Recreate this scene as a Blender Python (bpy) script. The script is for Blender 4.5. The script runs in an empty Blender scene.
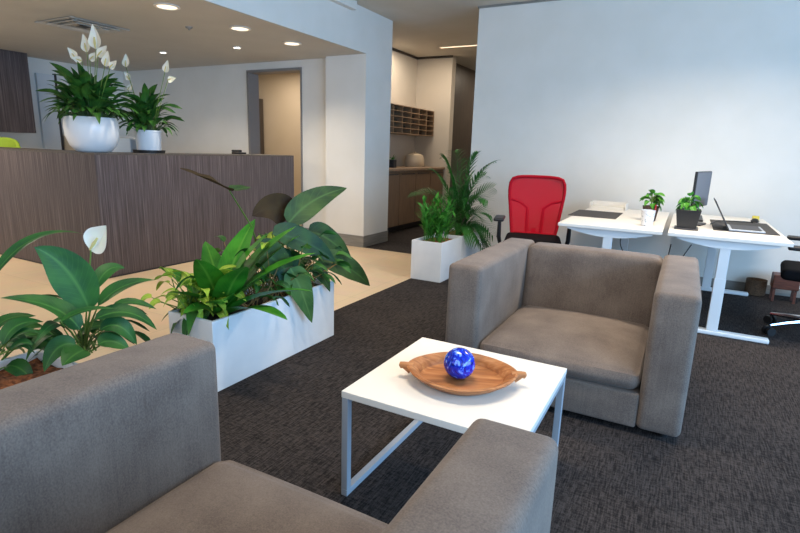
import bpy, bmesh, math, random
from mathutils import Vector, Matrix
PI = math.pi
rnd = random.Random(7)
C = bpy.context.scene.collection

# ------------------------------------------------------------------ camera
F, YAW, PITCH, ROLL, H = 519.7, -0.49278, -0.21893, 0.03228, 1.24
fwd = Vector((math.cos(PITCH)*math.sin(YAW), math.cos(PITCH)*math.cos(YAW), math.sin(PITCH)))
_r = Vector((math.cos(YAW), -math.sin(YAW), 0)); _u = _r.cross(fwd)
rgt = math.cos(ROLL)*_r + math.sin(ROLL)*_u
upv = -math.sin(ROLL)*_r + math.cos(ROLL)*_u
cam_d = bpy.data.cameras.new('camera'); cam = bpy.data.objects.new('camera', cam_d); C.objects.link(cam)
cam_d.sensor_width = 36; cam_d.lens = F/800*36; cam_d.clip_start = .02
M = Matrix((rgt, upv, -fwd)).transposed().to_4x4(); M.translation = Vector((0, 0, H)); cam.matrix_world = M
bpy.context.scene.camera = cam

def ray(px, py): return rgt*((px-400)/F) - upv*((py-266.5)/F) + fwd
def PX(px, py, X): d = ray(px, py); t = X/d.x; return Vector((0, 0, H)) + d*t
def PY(px, py, Y): d = ray(px, py); t = Y/d.y; return Vector((0, 0, H)) + d*t
def PZ(px, py, Z): d = ray(px, py); t = (Z-H)/d.z; return Vector((0, 0, H)) + d*t

# ------------------------------------------------------------------ materials
def S(v):
    return tuple(((c/255/12.92) if c/255 <= .04045 else ((c/255+.055)/1.055)**2.4) for c in v) + (1,)
def newmat(name, col, rough=.5, metal=0, spec=.5):
    m = bpy.data.materials.new(name); m.use_nodes = True
    b = m.node_tree.nodes['Principled BSDF']
    b.inputs['Base Color'].default_value = S(col); b.inputs['Roughness'].default_value = rough
    b.inputs['Metallic'].default_value = metal; b.inputs['Specular IOR Level'].default_value = spec
    return m
def N(m, t, **kw):
    n = m.node_tree.nodes.new(t)
    for k, v in kw.items():
        if hasattr(n, k): setattr(n, k, v)
        else: n.inputs[k.replace('_', ' ')].default_value = v
    return n
def L(m, a, b): m.node_tree.links.new(a, b)
def bsdf(m): return m.node_tree.nodes['Principled BSDF']
def coords(m, scale=(1, 1, 1), kind='Object'):
    tc = N(m, 'ShaderNodeTexCoord'); mp = N(m, 'ShaderNodeMapping'); mp.inputs['Scale'].default_value = scale
    L(m, tc.outputs[kind], mp.inputs['Vector']); return mp.outputs['Vector']
def noisemat(name, c1, c2, scale=(1, 1, 1), ns=5, detail=4, rough=.6, bump=0, lo=.35, hi=.65, kind='Object', metal=0, spec=.5, bdist=.002):
    m = newmat(name, c1, rough, metal, spec); v = coords(m, scale, kind)
    n = N(m, 'ShaderNodeTexNoise'); n.inputs['Scale'].default_value = ns; n.inputs['Detail'].default_value = detail
    L(m, v, n.inputs['Vector'])
    r = N(m, 'ShaderNodeValToRGB'); r.color_ramp.elements[0].position = lo; r.color_ramp.elements[1].position = hi
    r.color_ramp.elements[0].color = S(c1); r.color_ramp.elements[1].color = S(c2)
    L(m, n.outputs['Fac'], r.inputs['Fac']); L(m, r.outputs['Color'], bsdf(m).inputs['Base Color'])
    if bump:
        b = N(m, 'ShaderNodeBump'); b.inputs['Strength'].default_value = bump; b.inputs['Distance'].default_value = bdist
        L(m, n.outputs['Fac'], b.inputs['Height']); L(m, b.outputs['Normal'], bsdf(m).inputs['Normal'])
    return m

m_wall = noisemat('wall_paint', (222, 219, 212), (226, 223, 217), ns=3, rough=.7, spec=.25)
m_ceil = noisemat('ceiling_paint', (200, 197, 188), (205, 202, 194), ns=3, rough=.9, spec=.1)
m_ceil2 = noisemat('ceiling_lower_paint', (196, 194, 188), (200, 198, 192), ns=3, rough=.9, spec=.1)
m_skirt = noisemat('skirting_metal', (120, 118, 114), (140, 137, 131), (1, 1, 30), ns=4, rough=.4)
m_white = newmat('white_laminate', (230, 226, 219), .35)
m_whitebox = noisemat('white_planter', (228, 231, 234), (236, 238, 240), ns=6, rough=.3)
m_whitemetal = newmat('white_powdercoat', (226, 230, 233), .4)
m_greymetal = newmat('silver_powdercoat', (168, 176, 186), .35, .2)
m_chrome = newmat('chrome', (200, 200, 205), .18, 1)
m_black = newmat('black_plastic', (24, 25, 28), .45)
m_blackfab = newmat('black_fabric', (20, 20, 23), .9, 0, .1)
m_dark = newmat('dark_grey_plastic', (48, 48, 52), .5)
m_mat = newmat('desk_mat_grey', (58, 55, 54), .7)
m_soil = noisemat('coir_soil', (92, 52, 30), (160, 98, 60), ns=60, rough=.95, bump=.8, bdist=.01)
m_darksoil = noisemat('dark_soil', (30, 24, 20), (58, 46, 36), ns=60, rough=.95, bump=.8, bdist=.01)
m_ceramic = newmat('white_ceramic', (226, 230, 235), .3)
m_stem = newmat('plant_stem', (96, 130, 52), .5)
m_stemd = newmat('dark_plant_stem', (70, 96, 52), .5)
m_spathe = newmat('white_spathe', (244, 240, 226), .5)
m_spathe.node_tree.nodes['Principled BSDF'].inputs['Subsurface Weight'].default_value = .15
m_spadix = newmat('cream_spadix', (214, 198, 130), .7)
m_doorwood = noisemat('dark_veneer', (62, 56, 52), (82, 74, 67), (30, 30, 1), ns=3, rough=.45)
m_beige = noisemat('cupboard_beige', (196, 182, 160), (204, 190, 168), ns=3, rough=.5)
m_cab = noisemat('cabinet_taupe_laminate', (118, 96, 78), (134, 110, 90), (20, 20, 1.2), ns=3, rough=.45)
m_bench = noisemat('bench_laminate', (150, 126, 104), (164, 140, 118), (8, 8, 8), ns=3, rough=.4)
m_pigeon = newmat('pigeonhole_timber', (150, 124, 98), .5)
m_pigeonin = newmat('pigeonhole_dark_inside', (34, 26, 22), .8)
m_paper = newmat('paper', (225, 222, 214), .8)
m_stool = noisemat('reddish_brown_wood', (72, 38, 26), (96, 52, 36), (3, 3, 20), ns=4, rough=.45)
m_wicker = noisemat('dark_wicker', (54, 40, 28), (96, 74, 52), (30, 30, 60), ns=3, rough=.8, bump=.6)
m_lime = newmat('lime_fabric', (150, 178, 52), .8)
m_pblue = newmat('pale_blue_paint', (200, 206, 212), .5)
m_bluebox = newmat('pale_blue_plastic', (168, 186, 206), .4)

def emis(name, col, st):
    m = bpy.data.materials.new(name); m.use_nodes = True; b = bsdf(m)
    b.inputs['Base Color'].default_value = S(col); b.inputs['Emission Color'].default_value = S(col); b.inputs['Emission Strength'].default_value = st
    return m
m_lamp = emis('lamp_diffuser', (255, 232, 196), 2.2)
m_lampc = emis('lamp_bulb_white', (255, 250, 240), 12)

# wood laminate of the reception desk : fine vertical stripes
def wood_mat():
    m = newmat('striped_timber_laminate', (88, 78, 76), .5, 0, .35)
    v = coords(m, (55, 55, .8)); n = N(m, 'ShaderNodeTexNoise'); n.inputs['Scale'].default_value = 1.6; n.inputs['Detail'].default_value = 5; n.inputs['Roughness'].default_value = .7
    L(m, v, n.inputs['Vector'])
    r = N(m, 'ShaderNodeValToRGB'); e = r.color_ramp.elements; e[0].position = .3; e[0].color = S((50, 43, 44)); e[1].position = .72; e[1].color = S((118, 108, 108))
    x = e.new(.5); x.color = S((80, 71, 72))
    L(m, n.outputs['Fac'], r.inputs['Fac']); L(m, r.outputs['Color'], bsdf(m).inputs['Base Color']); return m
m_wood = wood_mat()

def carpet_mat():
    m = newmat('patterned_loop_carpet', (60, 56, 55), .95, 0, .1)
    tc = N(m, 'ShaderNodeTexCoord')
    def noise(scale, ns, det=3):
        mp = N(m, 'ShaderNodeMapping'); mp.inputs['Scale'].default_value = scale; L(m, tc.outputs['Object'], mp.inputs['Vector'])
        n = N(m, 'ShaderNodeTexNoise'); n.inputs['Scale'].default_value = ns; n.inputs['Detail'].default_value = det; L(m, mp.outputs['Vector'], n.inputs['Vector']); return n.outputs['Fac']
    a = noise((110, 9, 1), 1.5, 2); b = noise((24, 60, 1), 1.5, 2); c = noise((1, 1, 1), 220, 2); d = noise((1, 1, 1), 3, 3)
    def mth(op, x, y):
        k = N(m, 'ShaderNodeMath', operation=op)
        for i, q in enumerate((x, y)):
            if isinstance(q, (int, float)): k.inputs[i].default_value = q
            else: L(m, q, k.inputs[i])
        return k.outputs[0]
    s = mth('ADD', mth('ADD', mth('MULTIPLY', a, .38), mth('MULTIPLY', b, .27)), mth('ADD', mth('MULTIPLY', c, .25), mth('MULTIPLY', d, .1)))
    r = N(m, 'ShaderNodeValToRGB'); e = r.color_ramp.elements; e[0].position = .42; e[0].color = S((30, 28, 29)); e[1].position = .6; e[1].color = S((72, 67, 66))
    L(m, s, r.inputs['Fac']); L(m, r.outputs['Color'], bsdf(m).inputs['Base Color'])
    bp = N(m, 'ShaderNodeBump'); bp.inputs['Strength'].default_value = .5; bp.inputs['Distance'].default_value = .004
    L(m, s, bp.inputs['Height']); L(m, bp.outputs['Normal'], bsdf(m).inputs['Normal']); return m
m_carpet = carpet_mat()

def tile_mat():
    m = newmat('beige_floor_tiles', (205, 178, 140), .35, 0, .4)
    v = coords(m, (1, 1, 1)); b = N(m, 'ShaderNodeTexBrick'); b.offset = 0; b.inputs['Scale'].default_value = 1
    b.inputs['Brick Width'].default_value = .6; b.inputs['Row Height'].default_value = .6; b.inputs['Mortar Size'].default_value = .003
    b.inputs['Color1'].default_value = S((224, 200, 168)); b.inputs['Color2'].default_value = S((219, 194, 162)); b.inputs['Mortar'].default_value = S((200, 180, 152))
    n = N(m, 'ShaderNodeTexNoise'); n.inputs['Scale'].default_value = 6; L(m, v, n.inputs['Vector'])
    mx = N(m, 'ShaderNodeMixRGB', blend_type='MULTIPLY'); mx.inputs['Fac'].default_value = .15
    L(m, v, b.inputs['Vector']); L(m, b.outputs['Color'], mx.inputs['Color1']); L(m, n.outputs['Color'], mx.inputs['Color2'])
    L(m, mx.outputs['Color'], bsdf(m).inputs['Base Color']); return m
m_tile = tile_mat()

def fabric_mat():
    m = newmat('taupe_suede_fabric', (128, 116, 106), .9, 0, .15)
    tc = N(m, 'ShaderNodeTexCoord')
    n1 = N(m, 'ShaderNodeTexNoise'); n1.inputs['Scale'].default_value = 6; n1.inputs['Detail'].default_value = 5; L(m, tc.outputs['Object'], n1.inputs['Vector'])
    mp = N(m, 'ShaderNodeMapping'); mp.inputs['Scale'].default_value = (1, 1, .7); L(m, tc.outputs['Object'], mp.inputs['Vector'])
    n2 = N(m, 'ShaderNodeTexNoise'); n2.inputs['Scale'].default_value = 260; n2.inputs['Detail'].default_value = 2; L(m, mp.outputs['Vector'], n2.inputs['Vector'])
    mp3 = N(m, 'ShaderNodeMapping'); mp3.inputs['Scale'].default_value = (60, 60, 2.5); L(m, tc.outputs['Object'], mp3.inputs['Vector'])
    n3 = N(m, 'ShaderNodeTexNoise'); n3.inputs['Scale'].default_value = 2; L(m, mp3.outputs['Vector'], n3.inputs['Vector'])
    a = N(m, 'ShaderNodeMath', operation='MULTIPLY'); a.inputs[1].default_value = .4; L(m, n2.outputs['Fac'], a.inputs[0])
    b = N(m, 'ShaderNodeMath', operation='MULTIPLY_ADD'); b.inputs[1].default_value = .45; L(m, n1.outputs['Fac'], b.inputs[0]); L(m, a.outputs[0], b.inputs[2])
    c = N(m, 'ShaderNodeMath', operation='MULTIPLY_ADD'); c.inputs[1].default_value = .15; L(m, n3.outputs['Fac'], c.inputs[0]); L(m, b.outputs[0], c.inputs[2])
    r = N(m, 'ShaderNodeValToRGB'); e = r.color_ramp.elements; e[0].position = .36; e[0].color = S((92, 82, 77)); e[1].position = .64; e[1].color = S((124, 113, 105))
    L(m, c.outputs[0], r.inputs['Fac']); L(m, r.outputs['Color'], bsdf(m).inputs['Base Color'])
    bsdf(m).inputs['Sheen Weight'].default_value = .12; bsdf(m).inputs['Sheen Roughness'].default_value = .5
    bp = N(m, 'ShaderNodeBump'); bp.inputs['Strength'].default_value = .2; bp.inputs['Distance'].default_value = .001
    L(m, n2.outputs['Fac'], bp.inputs['Height']); L(m, bp.outputs['Normal'], bsdf(m).inputs['Normal']); return m
m_fab = fabric_mat()

def leaf_mat(name, c, mid, c2=None, rough=.5, veins=11, vein_amt=.35, back=None):
    m = newmat(name, c, rough, 0, .3)
    uv = N(m, 'ShaderNodeUVMap'); uv.uv_map = 'UVMap'; sp = N(m, 'ShaderNodeSeparateXYZ'); L(m, uv.outputs['UV'], sp.inputs[0])
    def mth(op, x, y=0.):
        k = N(m, 'ShaderNodeMath', operation=op)
        for i, q in enumerate((x, y)):
            if isinstance(q, (int, float)): k.inputs[i].default_value = q
            else: L(m, q, k.inputs[i])
        return k.outputs[0]
    au = mth('ABSOLUTE', mth('SUBTRACT', sp.outputs['X'], .5))
    midf = N(m, 'ShaderNodeMapRange'); L(m, au, midf.inputs[0]); midf.inputs[1].default_value = 0; midf.inputs[2].default_value = .07; midf.inputs[3].default_value = 1; midf.inputs[4].default_value = 0
    vv = mth('SINE', mth('MULTIPLY', mth('SUBTRACT', sp.outputs['Y'], mth('MULTIPLY', au, .45)), veins*2*PI))
    vf = N(m, 'ShaderNodeMapRange'); L(m, vv, vf.inputs[0]); vf.inputs[1].default_value = .8; vf.inputs[2].default_value = 1; vf.inputs[3].default_value = 0; vf.inputs[4].default_value = vein_amt
    n = N(m, 'ShaderNodeTexNoise'); n.inputs['Scale'].default_value = 9; tc = N(m, 'ShaderNodeTexCoord'); L(m, tc.outputs['Object'], n.inputs['Vector'])
    base = N(m, 'ShaderNodeMixRGB'); base.inputs['Color1'].default_value = S(c); base.inputs['Color2'].default_value = S(c2 or tuple(min(255, x*1.35) for x in c))
    nr = N(m, 'ShaderNodeMapRange'); nr.inputs[1].default_value = .35; nr.inputs[2].default_value = .65; L(m, n.outputs['Fac'], nr.inputs[0]); L(m, nr.outputs[0], base.inputs['Fac'])
    src = base.outputs[0]
    if back:
        g = N(m, 'ShaderNodeNewGeometry'); bk = N(m, 'ShaderNodeMixRGB'); L(m, g.outputs['Backfacing'], bk.inputs['Fac']); L(m, src, bk.inputs['Color1']); bk.inputs['Color2'].default_value = S(back); src = bk.outputs[0]
    a = N(m, 'ShaderNodeMixRGB'); L(m, mth('MAXIMUM', midf.outputs[0], vf.outputs[0]), a.inputs['Fac']); L(m, src, a.inputs['Color1']); a.inputs['Color2'].default_value = S(mid)
    L(m, a.outputs[0], bsdf(m).inputs['Base Color'])
    return m
m_lily = leaf_mat('lily_leaf', (30, 74, 30), (66, 112, 46), (60, 110, 40))
m_lilybig = leaf_mat('broad_lily_leaf', (24, 70, 34), (70, 118, 52), (48, 98, 38), veins=14, vein_amt=.18)
m_ear = leaf_mat('elephant_ear_leaf', (34, 60, 32), (66, 98, 50), (56, 84, 38), .6, veins=8, vein_amt=.25, back=(52, 40, 36))
m_earblue = leaf_mat('teal_elephant_ear_leaf', (24, 56, 44), (44, 80, 54), (38, 74, 42), .6, veins=8, vein_amt=.25, back=(56, 44, 38))
m_earlight = leaf_mat('light_elephant_ear_leaf', (58, 98, 50), (100, 134, 72), (84, 118, 58), .6, veins=8, vein_amt=.25)
m_earbrown = leaf_mat('purple_brown_leaf', (50, 40, 32), (62, 52, 38), (66, 54, 36), .9, veins=8)
bsdf(m_earbrown).inputs['Specular IOR Level'].default_value = .1
m_nest = leaf_mat('birdnest_leaf', (36, 106, 24), (90, 146, 50), (62, 134, 34), veins=16, vein_amt=.2)
m_yellow = leaf_mat('yellow_green_leaf', (110, 150, 40), (190, 200, 90), (158, 184, 62), veins=6)
m_dry = leaf_mat('dry_leaf', (150, 120, 70), (190, 160, 110), (120, 92, 54), veins=6)
m_palm = leaf_mat('palm_leaf', (24, 78, 28), (50, 110, 44), (62, 122, 50), vein_amt=0)
m_zz = leaf_mat('upright_leaf', (40, 108, 32), (90, 150, 60), (74, 148, 48), vein_amt=0)
m_small = leaf_mat('small_bright_leaf', (54, 124, 34), (110, 170, 70), (84, 152, 50), vein_amt=0)

# ------------------------------------------------------------------ mesh helpers
class MB:
    def __init__(s): s.v = []; s.f = []; s.uv = {}
    def add(s, vs, fs, uvs=None):
        o = len(s.v); s.v += [tuple(v) for v in vs]
        for f in fs:
            if uvs: s.uv[len(s.f)] = [uvs[i] for i in f]
            s.f.append(tuple(i+o for i in f))
        return s
    def box(s, x0, x1, y0, y1, z0, z1):
        v = [(x0,y0,z0),(x1,y0,z0),(x1,y1,z0),(x0,y1,z0),(x0,y0,z1),(x1,y0,z1),(x1,y1,z1),(x0,y1,z1)]
        return s.add(v, [(3,2,1,0),(4,5,6,7),(0,1,5,4),(1,2,6,5),(2,3,7,6),(3,0,4,7)])
    def obox(s, c, size, mat=Matrix()):
        a, b, d = [q/2 for q in size]; m = Matrix.Translation(Vector(c)) @ mat
        v = [m @ Vector(p) for p in ((-a,-b,-d),(a,-b,-d),(a,b,-d),(-a,b,-d),(-a,-b,d),(a,-b,d),(a,b,d),(-a,b,d))]
        return s.add(v, [(3,2,1,0),(4,5,6,7),(0,1,5,4),(1,2,6,5),(2,3,7,6),(3,0,4,7)])
    def tube(s, pts, r, n=8, cap=True):
        pts = [Vector(p) for p in pts]; k = len(pts); rr = r if isinstance(r, (list, tuple)) else [r]*k
        vs = []; prev = None
        for i, p in enumerate(pts):
            t = (pts[min(i+1, k-1)] - pts[max(i-1, 0)]).normalized()
            if prev is None: prev = Vector((0, 0, 1)) if abs(t.z) < .9 else Vector((1, 0, 0))
            a = (prev - t*prev.dot(t)).normalized(); prev = a; b = t.cross(a)
            for j in range(n): th = 2*PI*j/n; vs.append(p + (a*math.cos(th)+b*math.sin(th))*rr[i])
        fs = [(i*n+j, i*n+(j+1)%n, (i+1)*n+(j+1)%n, (i+1)*n+j) for i in range(k-1) for j in range(n)]
        if cap: fs += [tuple(reversed(range(n))), tuple(range((k-1)*n, k*n))]
        return s.add(vs, fs)
    def lathe(s, prof, c=(0, 0, 0), n=32, sx=1, sy=1):
        vs = [(c[0]+r*math.cos(2*PI*j/n)*sx, c[1]+r*math.sin(2*PI*j/n)*sy, c[2]+z) for r, z in prof for j in range(n)]
        k = len(prof); fs = [(i*n+j, i*n+(j+1)%n, (i+1)*n+(j+1)%n, (i+1)*n+j) for i in range(k-1) for j in range(n)]
        fs += [tuple(reversed(range(n))), tuple(range((k-1)*n, k*n))]
        return s.add(vs, fs)
    def leaf(s, pts, w, up=(0, 0, 1), fold=.12, prof='lance', n=10, wav=0, ph=0):
        cp = [Vector(p) for p in pts]; up = Vector(up)
        def bez(t):
            q = list(cp)
            while len(q) > 1: q = [q[i].lerp(q[i+1], t) for i in range(len(q)-1)]
            return q[0]
        def W(t):
            if prof == 'lance': return (math.sin(PI*min(1, t**.75)))**.85
            if prof == 'ovate': return (math.sin(PI*t**.62))**.75
            if prof == 'strap': return min(1, 3.2*t+.25)*min(1, (1-t)*2.6)**.7
            if prof == 'blade': return min(1, t*6+.3)*(1-t)**.6
            if prof == 'round': return (max(0, 1-abs(2*min(1, t*1.12)-1)**2.4))**.5 if t < .75 else (max(0, 1-abs(2*.84-1)**2.4))**.5*(1-(t-.75)/.25)**.8
        if prof == 'heart': return (math.sin(PI*(t*.93+.07)**.55))**.7
        vs = []; uvs = []; k = 5
        for i in range(n+1):
            t = i/n; p = bez(t); tg = (bez(min(1, t+.02))-bez(max(0, t-.02))).normalized()
            sd = tg.cross(up)
            sd = sd.normalized() if sd.length > 1e-4 else Vector((1, 0, 0)); nn = sd.cross(tg)
            ww = max(0, W(t))*w/2 if 0 < t < 1 else (0 if t == 1 else max(0, W(0))*w/2)
            for j in range(k):
                o = (j-2)/2
                vs.append(p + sd*o*ww + nn*(abs(o)*fold*ww*2 + (wav*w*abs(o)*math.sin(t*14+ph+o*2) if wav else 0))); uvs.append((j/4, t))
        fs = [(i*k+j, i*k+j+1, (i+1)*k+j+1, (i+1)*k+j) for i in range(n) for j in range(k-1)]
        return s.add(vs, fs, uvs)
    def build(s, name, mat, parent=None, off=None, bevel=0, seg=2, smooth=True, sub=0):
        me = bpy.data.meshes.new(name); o = off or (0, 0, 0)
        me.from_pydata([(v[0]-o[0], v[1]-o[1], v[2]-o[2]) for v in s.v], [], s.f)
        if s.uv:
            u = me.uv_layers.new(name='UVMap')
            for i, p in enumerate(me.polygons):
                if i in s.uv:
                    for li, c in zip(p.loop_indices, s.uv[i]): u.data[li].uv = c
        me.materials.append(mat); me.update()
        if smooth:
            me.polygons.foreach_set('use_smooth', [True]*len(me.polygons))
            me.set_sharp_from_angle(angle=math.radians(40))
        ob = bpy.data.objects.new(name, me); C.objects.link(ob)
        if parent: ob.parent = parent
        if bevel:
            b = ob.modifiers.new('bevel', 'BEVEL'); b.width = bevel; b.segments = seg; b.limit_method = 'ANGLE'; b.angle_limit = math.radians(35)
            me.set_sharp_from_angle(angle=PI) if smooth else None
            w = ob.modifiers.new('wn', 'WEIGHTED_NORMAL'); w.keep_sharp = False
        if sub:
            q = ob.modifiers.new('sub', 'SUBSURF'); q.levels = q.render_levels = sub
        return ob

def tag(o, label=None, cat=None, group=None, kind=None):
    if label: o['label'] = label
    if cat: o['category'] = cat
    if group: o['group'] = group
    if kind: o['kind'] = kind
    return o
def thing(name, loc, label, cat, rz=0, group=None):
    o = bpy.data.objects.new(name, None); C.objects.link(o); o.location = loc; o.rotation_euler = (0, 0, rz); o.empty_display_size = .1
    return tag(o, label, cat, group)
def struct(name, mb, mat, bevel=0, parent=None):
    o = mb.build(name, mat, parent, bevel=bevel, smooth=False)
    if not parent: o['kind'] = 'structure'
    return o

# ------------------------------------------------------------------ the setting
ZC, ZR, WY, RY = 2.86, 2.365, 6.0, 5.72      # ceilings, office wall, reception wall
ex = -2.29                                    # carpet / tile edge
b = MB(); b.box(ex, 4.4, -3.2, 12.2, -.1, 0); b.box(-4.45, ex, 5.62, 12.2, -.1, 0); struct('floor', b, m_carpet)
struct('floor', MB().box(-8.6, ex, -3.2, 5.62, -.1, 0).box(-8.6, -4.45, 5.62, 8.2, -.1, 0), m_tile)
struct('ceiling', MB().box(-3.57, 4.4, -3.2, 12.2, ZC, ZC+.1).box(-4.6, -3.57, 6.24, 12.2, ZC, ZC+.1), m_ceil)
struct('ceiling', MB().box(-8.6, -3.5705, -3.2, 5.62, ZR, ZR+.1).box(-8.6, -4.17, 5.62, 5.72, ZR, ZR+.1), m_ceil2)
struct('wall_bulkhead', MB().box(-3.74, -3.57, -3.2, 5.62, ZR+.002, ZC), m_wall)
struct('trim_1', MB().box(-3.57, -3.5, -3.2, 5.3, ZC-.09, ZC), m_wall)
struct('wall_pillar', MB().box(-4.17, -3.57, 5.62, 6.24, 0, ZC), m_wall)
struct('baseboard_pillar', MB().box(-4.18, -3.562, 5.608, 6.245, .001, .148), m_skirt)
struct('wall_office', MB().box(ex-.02, 4.4, WY, WY+.15, 0, ZC), m_wall)
struct('baseboard_office', MB().box(ex-.02, 4.2, WY-.014, WY, .001, .085), m_skirt)
struct('trim_2', MB().box(ex-.03, 4.2, WY-.02, WY, ZC-.022, ZC-.001), m_skirt)
# reception rear wall with the doorway
b = MB(); b.box(-8.5, -5.58, RY, RY+.16, 0, ZR+.3); b.box(-4.63, -4.17, RY, RY+.16, 0, ZR+.3); b.box(-5.58, -4.63, RY, RY+.16, 2.25, ZR+.3)
struct('wall_reception_rear', b, m_wall)
struct('baseboard_reception', MB().box(-8.3, -5.62, RY-.012, RY, .001, .148).box(-4.6, -4.18, RY-.012, RY, .001, .148), m_skirt)
m_frame = newmat('door_frame_grey', (128, 124, 122), .5)
struct('trim_3', MB().box(-5.6, -5.565, RY-.02, RY+.18, 0, 2.25).box(-4.655, -4.63, RY-.012, RY+.17, 0, 2.25).box(-5.6, -4.63, RY-.02, RY+.18, 2.235, 2.27), m_frame)
struct('wall_reception_left', MB().box(-8.52, -8.36, -3.2, 8.2, 0, ZR+.1), m_wall)
struct('wall_rear_room', MB().box(-8.4, -4.6, 7.7, 7.85, 0, 2.6).box(-4.7, -4.62, 5.88, 7.7, 0, 2.6), noisemat('room_paint', (206, 194, 174), (210, 198, 180), ns=2, rough=.8))
struct('ceiling', MB().box(-8.4, -4.62, 5.88, 7.85, 2.55, 2.6), m_ceil2)
# corridor and its tea nook
m_corr = noisemat('corridor_paint', (200, 194, 184), (204, 198, 188), ns=2, rough=.7)
struct('wall_nook_left', MB().box(-4.6, -4.455, 6.24, 8.7, 0, ZC), m_corr)
struct('wall_nook_rear', MB().box(-4.6, -3.78, 8.7, 8.86, 0, ZC), m_corr)
struct('trim_4', MB().box(-4.455, -4.435, 6.3, 8.7, ZC-.035, ZC-.001).box(-4.455, -3.77, 8.68, 8.7, ZC-.035, ZC-.001), m_doorwood)
struct('wall_corridor', MB().box(-4.2, -4.03, 8.86, 12.2, 0, ZC), m_doorwood)
struct('wall_corridor_end', MB().box(-4.2, -2.1, 12.05, 12.2, 0, ZC), m_doorwood)
struct('wall_corridor_right', MB().box(-2.31, -2.16, WY+.15, 12.2, 0, ZC), m_corr)
# outside walls with their windows (beyond the frame, daylight enters through them)
b = MB(); b.box(4.2, 4.4, -3.2, 6.15, 0, .45); b.box(4.2, 4.4, -3.2, 6.15, 2.7, ZC)
for y in (-3.2, -1.1, 1.1, 3.3, 5.5): b.box(4.2, 4.4, y, y+(.12 if y < 5 else .65), .45, 2.7)
b.box(4.2, 4.4, 4.0, 5.5, .45, 2.7)
struct('wall_right', b, m_wall)
b = MB(); b.box(-8.5, 4.4, -3.35, -3.2, 0, .45); b.box(-8.5, 4.4, -3.35, -3.2, 2.7, ZC)
for x in (-8.5, -6, -3.7, -1.2, 1.3, 4.1): b.box(x, x+.2, -3.35, -3.2, .45, 2.7)
struct('wall_front', b, m_wall)
for i, (y0, y1) in enumerate(((-3.08, -1.1), (-.98, 1.1), (1.22, 3.3), (3.42, 4.0))):
    struct('window_%d' % (i+1), MB().box(4.27, 4.31, y0, y1, .45, .5).box(4.27, 4.31, y0, y1, 2.65, 2.7).box(4.27, 4.31, y0, y0+.05, .5, 2.65).box(4.27, 4.31, y1-.05, y1, .5, 2.65), m_dark)

# door leaf and wall cupboard on the far left wall
struct('door_1', MB().box(-8.36, -8.31, 4.36, 4.60, 0, 2.16), m_pblue)
struct('trim_5', MB().box(-8.36, -8.3, 4.605, 4.63, 0, 2.18), m_dark)

# ------------------------------------------------------------------ ceiling fittings
def downlight(x, y, r, label, mat, cat='ceiling light', z=ZR):
    t = thing('recessed_downlight', (x, y, z), label, cat, group=None)
    n = 28
    MB().lathe([(r, 0), (r*1.22, -.001), (r*1.25, -.008), (r*.98, -.012), (r*.95, -.002)], n=n).build('trim_ring', m_white, t)
    MB().lathe([(r*.95, -.0015), (r*.94, -.004), (0.001, -.004)], n=n).build('diffuser', mat, t)
    return t
for px, py, r, lab, mt in ((167, 6, .085, 'large round downlight nearest the bulkhead, leftmost and closest of three big ones', m_lamp),
        (240, 28, .085, 'large round downlight, middle one of the row of three along the bulkhead', m_lamp),
        (292, 43, .085, 'large round downlight, farthest of the row of three along the bulkhead', m_lamp),
        (163, 52, .04, 'small bright round downlight above the two potted peace lilies', m_lampc),
        (237, 47, .04, 'small bright round downlight just below and beside the middle large one', m_lampc)):
    p = PZ(px, py, ZR); downlight(p.x, p.y, r, lab, mt)
    l = bpy.data.lights.new('downlight_lamp', 'SPOT'); l.energy = 60 if r > .05 else 30; l.spot_size = math.radians(125); l.spot_blend = .8; l.color = (1, .86, .68); l.shadow_soft_size = r
    lo = bpy.data.objects.new('downlight_lamp', l); C.objects.link(lo); lo.location = (p.x, p.y, ZR-.03)
# air diffuser
t = thing('ceiling_air_diffuser', (-5.5, 3.38, ZR), 'square white four-way air vent set in the reception ceiling', 'air vent')
fr = MB()
for k, (s_, z) in enumerate(((.30, .004), (.23, .012), (.16, .02))):
    for sx, sy in ((1, 0), (-1, 0), (0, 1), (0, -1)):
        if sx: fr.obox((sx*s_*.93, 0, -z), (.045, s_*2, .004), Matrix.Rotation(sx*.35, 4, 'Y'))
        else: fr.obox((0, sy*s_*.93, -z), (s_*2, .045, .004), Matrix.Rotation(-sy*.35, 4, 'X'))
fr.build('louvres', m_ceil2, t)
MB().box(-.05, .05, -.05, .05, -.016, -.012).build('core', m_dark, t)
# corridor strip light
t = thing('linear_ceiling_light', (-3.3, 8.0, ZC), 'narrow linear light crossing the corridor ceiling', 'ceiling light')
MB().box(-.41, 1.0, -.035, .035, -.008, -.0005).build('housing', m_white, t); MB().box(-.39, .98, -.022, .022, -.011, -.0082).build('diffuser', emis('strip_diffuser', (255, 226, 190), 1.6), t)
# small dark sprinkler / sensor on the reception ceiling
p = PZ(189, 27, ZR); t = MB().lathe([(.035, 0), (.032, -.012), (.012, -.02), (.01, -.03)], (p.x, p.y, ZR)).build('ceiling_sensor', m_skirt); tag(t, 'small round sensor on the reception ceiling between the downlights', 'sensor')

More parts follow.
